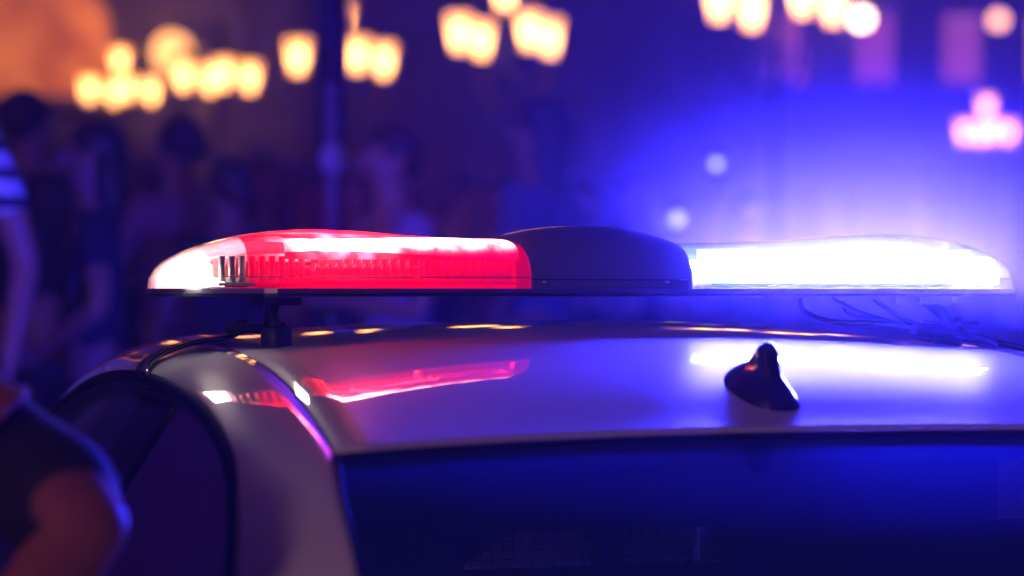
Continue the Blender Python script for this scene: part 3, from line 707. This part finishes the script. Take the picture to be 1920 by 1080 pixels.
nl = street_lamp(960,0,-1,'lamp of the same kind added unseen behind the camera to light the rear pillar',20,.45); nl.location = (-5.2,-5.6,0)
ld = bpy.data.lights.new('pillar_fill_light','POINT'); ld.energy = 150; ld.color = (1,.50,.42); ld.shadow_soft_size = .35; lo = bpy.data.objects.new('pillar_fill_light',ld); COL.objects.link(lo); lo.parent = nl; lo.location = (.9,.9,2.3)  # added pink fill for the rear pillar, hung beside the unseen lamp
street_lamp(947,66,25.5,'lamp whose three glowing heads stand at top centre',28,.51)
street_lamp(640,110,28,'lamp hidden behind the dark pole, its lanterns showing on both sides',24,.50)
street_lamp(407,143,32,'lamp with the right-hand glowing cluster left of the dark pole',18,.42,top=False)
street_lamp(226,168,37,'leftmost lamp, lowest glowing cluster in front of the amber arch',20,.45,top=True)
street_lamp(1457,2,21.5,'lamp cut by the top edge, four lantern bottoms above the blue lens',18,.52)
street_lamp(1850,248,43.5,'small far lamp with pinkish lanterns at the right edge',4,.38,em='lantern_glow_dim')

# ------------------------------------------------------------------ buildings round the square
def building(x0, x1, t, H, label, m='stone', lit=(), arch=None, cols=None, zrows=(4.6,8.2,11.8), wh=1.0):
    a = at(x0,553,t); root = empty('building', (a.x,a.y,pz), -YAW, label, 'building', None); W = (x1-x0)/FPX*t
    MB().box((W/2,5,H/2),(W,10,H)).build('wall',m,root)
    MB().box((W/2,4.9,H+.25),(W+.5,10.6,.5)).build('cornice','stone_trim',root,.06)
    MB().box((W/2,-.06,3.75),(W,.12,.28)).build('string_course','stone_trim',root,.02)
    MB().lathe((0,0,0),[(.01,0),(.01,.01)],3) 
    r_ = MB().add([(-.2,-.3,H+.5),(W+.2,-.3,H+.5),(W+.2,10,H+.5),(-.2,10,H+.5),(1.2,2.2,H+3),(W-1.2,2.2,H+3),(W-1.2,8,H+3),(1.2,8,H+3)],[(0,1,5,4),(1,2,6,5),(2,3,7,6),(3,0,4,7),(4,5,6,7),(0,3,2,1)]).build('roof','slate',root)
    n_ = cols or max(1,int(W/2.6))
    for i in range(n_):
        x = W*(i+.5)/n_
        for zr in zrows:
            if arch and abs(x-arch[0]) < arch[1]+.9 and zr < arch[2]+arch[1]+1.2: continue
            f = MB(); f.box((x-.62*wh,-.05,zr),(.14,.14,2.1*wh)); f.box((x+.62*wh,-.05,zr),(.14,.14,2.1*wh)); f.box((x,-.05,zr+1.12*wh),(1.5*wh,.18,.16)); f.box((x,-.08,zr-1.12*wh),(1.56*wh,.26,.14)); f.box((x,-.03,zr),(.05,.06,2.1*wh))
            fo = f.build('window','stone_trim',root)
            MB().box((x,-.012,zr),(1.1*wh,.02,2.08*wh)).build('pane', lit.get((i,zr),'dark_window') if lit else 'dark_window', fo)
        if not arch or abs(x-arch[0]) > arch[1]+.6:
            d = MB().box((x-.75,-.06,1.5),(.16,.16,3.0)).box((x+.75,-.06,1.5),(.16,.16,3.0)).box((x,-.06,3.1),(1.7,.18,.22)).build('shop_opening','stone_trim',root)
            MB().box((x,-.014,1.5),(1.34,.02,3.0)).build('pane','dark_window',d)
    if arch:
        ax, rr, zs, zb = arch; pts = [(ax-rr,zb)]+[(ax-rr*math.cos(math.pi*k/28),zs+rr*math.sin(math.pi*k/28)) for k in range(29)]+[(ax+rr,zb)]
        k = len(pts); o = mesh('glowing_arch',[(x,-.05,z) for x,z in pts],[tuple(range(k))],'amber_glow_wall',root)  # stone arch whose lamplight is painted as glow
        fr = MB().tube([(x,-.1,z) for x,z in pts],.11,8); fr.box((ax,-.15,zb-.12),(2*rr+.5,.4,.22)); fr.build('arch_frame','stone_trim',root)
    return root
t1 = 42.; s1 = t1/FPX
building(-900,560,t1,13,'stone building at the left with a huge stone arch, its amber lamplight painted as glow','stone',arch=((-10+900)*s1,232*s1,1.52+(553-90)*s1-pz,1.52+(553-180)*s1-pz))
building(575,1215,56,15,'dark stone building closing the square behind the middle lamps','stone_dark')
rb = building(1230,2700,46,14,'stone building at the right with pink and orange lit windows','stone',
   lit={(3,5.5):'lit_window_pink',(2,5.5):'lit_window_faint',(3,7.2):'lit_window',(1,5.5):'lit_window_pink',(2,7.2):'lit_window_faint',(4,5.5):'lit_window',(0,7.2):'lit_window'},cols=9,zrows=(5.5,7.2,9.6,11.6),wh=.62)
for x0, x1 in ((0,1),): MB().box((7,-.35,3.55),(14,.7,.18)).build('canopy','stone_trim',rb)
def wall_lamp(px, py, t, label, r=.11, em='spot_warm', power=0, col=(1,.5,.2)):
    c = at(px,py,t); e = empty('wall_lamp', c, -YAW, label, 'wall lamp', 'small lamps on the house fronts')
    MB().tube([(0,.5,-.1),(0,.15,-.18),(0,0,-r-.03)],.025,8).lathe((0,0,0),[(.06,-r-.04),(.09,-r+.01)],12).lathe((0,0,0),[(.08,r-.02),(.05,r+.05),(.01,r+.09)],12).build('bracket','iron',e)
    MB().ball((0,0,0),r,16).build('globe',em,e)
    if power:
        ld = bpy.data.lights.new('globe_light','POINT'); ld.energy = power; ld.color = col; ld.shadow_soft_size = .3; lo = bpy.data.objects.new('globe_light',ld); COL.objects.link(lo); lo.parent = e; lo.location = (0,-.45,.05)
wall_lamp(1615,35,45.4,'bright cream round lamp right of the lanterns at top right',.17,'globe_bright')
wall_lamp(1872,38,45.4,'dim orange round lamp in the top right corner',.15,'globe_orange')
wall_lamp(1802,42,45.4,'very dim round lamp between the cream and orange ones',.08,'spot_dim')
wall_lamp(322,98,41.4,'big soft orange lamp on the house front above the lantern cluster',.32,'big_globe',110)

# ------------------------------------------------------------------ haze, added so its scatter stands in for lens glare
hz = mesh('haze', [(x,y,z) for z in (-1,26) for x,y in ((-75,-45),(80,-45),(80,100),(-75,100))], [(0,3,2,1),(4,5,6,7),(0,1,5,4),(1,2,6,5),(2,3,7,6),(3,0,4,7)], 'rubber')
hm = bpy.data.materials.new('haze_air'); hm.use_nodes = True; n = hm.node_tree.nodes; n.remove(n['Principled BSDF'])
pv = n.new('ShaderNodeVolumePrincipled'); pv.inputs['Color'].default_value = (.95,.72,1,1); pv.inputs['Density'].default_value = .0078; pv.inputs['Anisotropy'].default_value = .3
hm.node_tree.links.new(pv.outputs[0], n['Material Output'].inputs['Volume'])
# seam line of the lens housings
for sg, xa in ((-1,.135),(1,.090)):
    L_ = [(sg*(xa+(.598-xa)*k/60), -smooth_tab(Hd,xa+(.598-xa)*k/60)*.985-.002, BZ+.018) for k in range(59)]
    bl(MB().tube(L_, .0009, 6).build('lens_seam','reflector'))
mi_ = MB().ball((0,0,0),1.0,40).build('glow_volume','rubber'); mi_.location = (.40,-.02,1.555); mi_.scale = (.84,.47,.40); mi_['kind'] = 'stuff'  # volume added round the blue lens to stand in for lens glow
mm = bpy.data.materials.new('glow_air'); mm.use_nodes = True; n = mm.node_tree.nodes; l = mm.node_tree.links; n.remove(n['Principled BSDF'])
pv = n.new('ShaderNodeVolumePrincipled'); pv.inputs['Color'].default_value = (.95,.8,1,1); pv.inputs['Anisotropy'].default_value = .2
tc = n.new('ShaderNodeTexCoord'); ln = n.new('ShaderNodeVectorMath'); ln.operation = 'DOT_PRODUCT'; l.new(tc.outputs['Object'], ln.inputs[0]); l.new(tc.outputs['Object'], ln.inputs[1])
a1 = n.new('ShaderNodeMath'); a1.operation = 'SUBTRACT'; a1.inputs[0].default_value = 1; a1.use_clamp = True; l.new(ln.outputs['Value'], a1.inputs[1])
a2 = n.new('ShaderNodeMath'); a2.operation = 'POWER'; a2.inputs[1].default_value = 4.6; l.new(a1.outputs[0], a2.inputs[0])
a3 = n.new('ShaderNodeMath'); a3.operation = 'MULTIPLY'; a3.inputs[1].default_value = .40; l.new(a2.outputs[0], a3.inputs[0]); l.new(a3.outputs[0], pv.inputs['Density'])
l.new(pv.outputs[0], n['Material Output'].inputs['Volume']); mi_.data.materials.clear(); mi_.data.materials.append(mm)
hz.data.materials.clear(); hz.data.materials.append(hm); hz['kind'] = 'stuff'
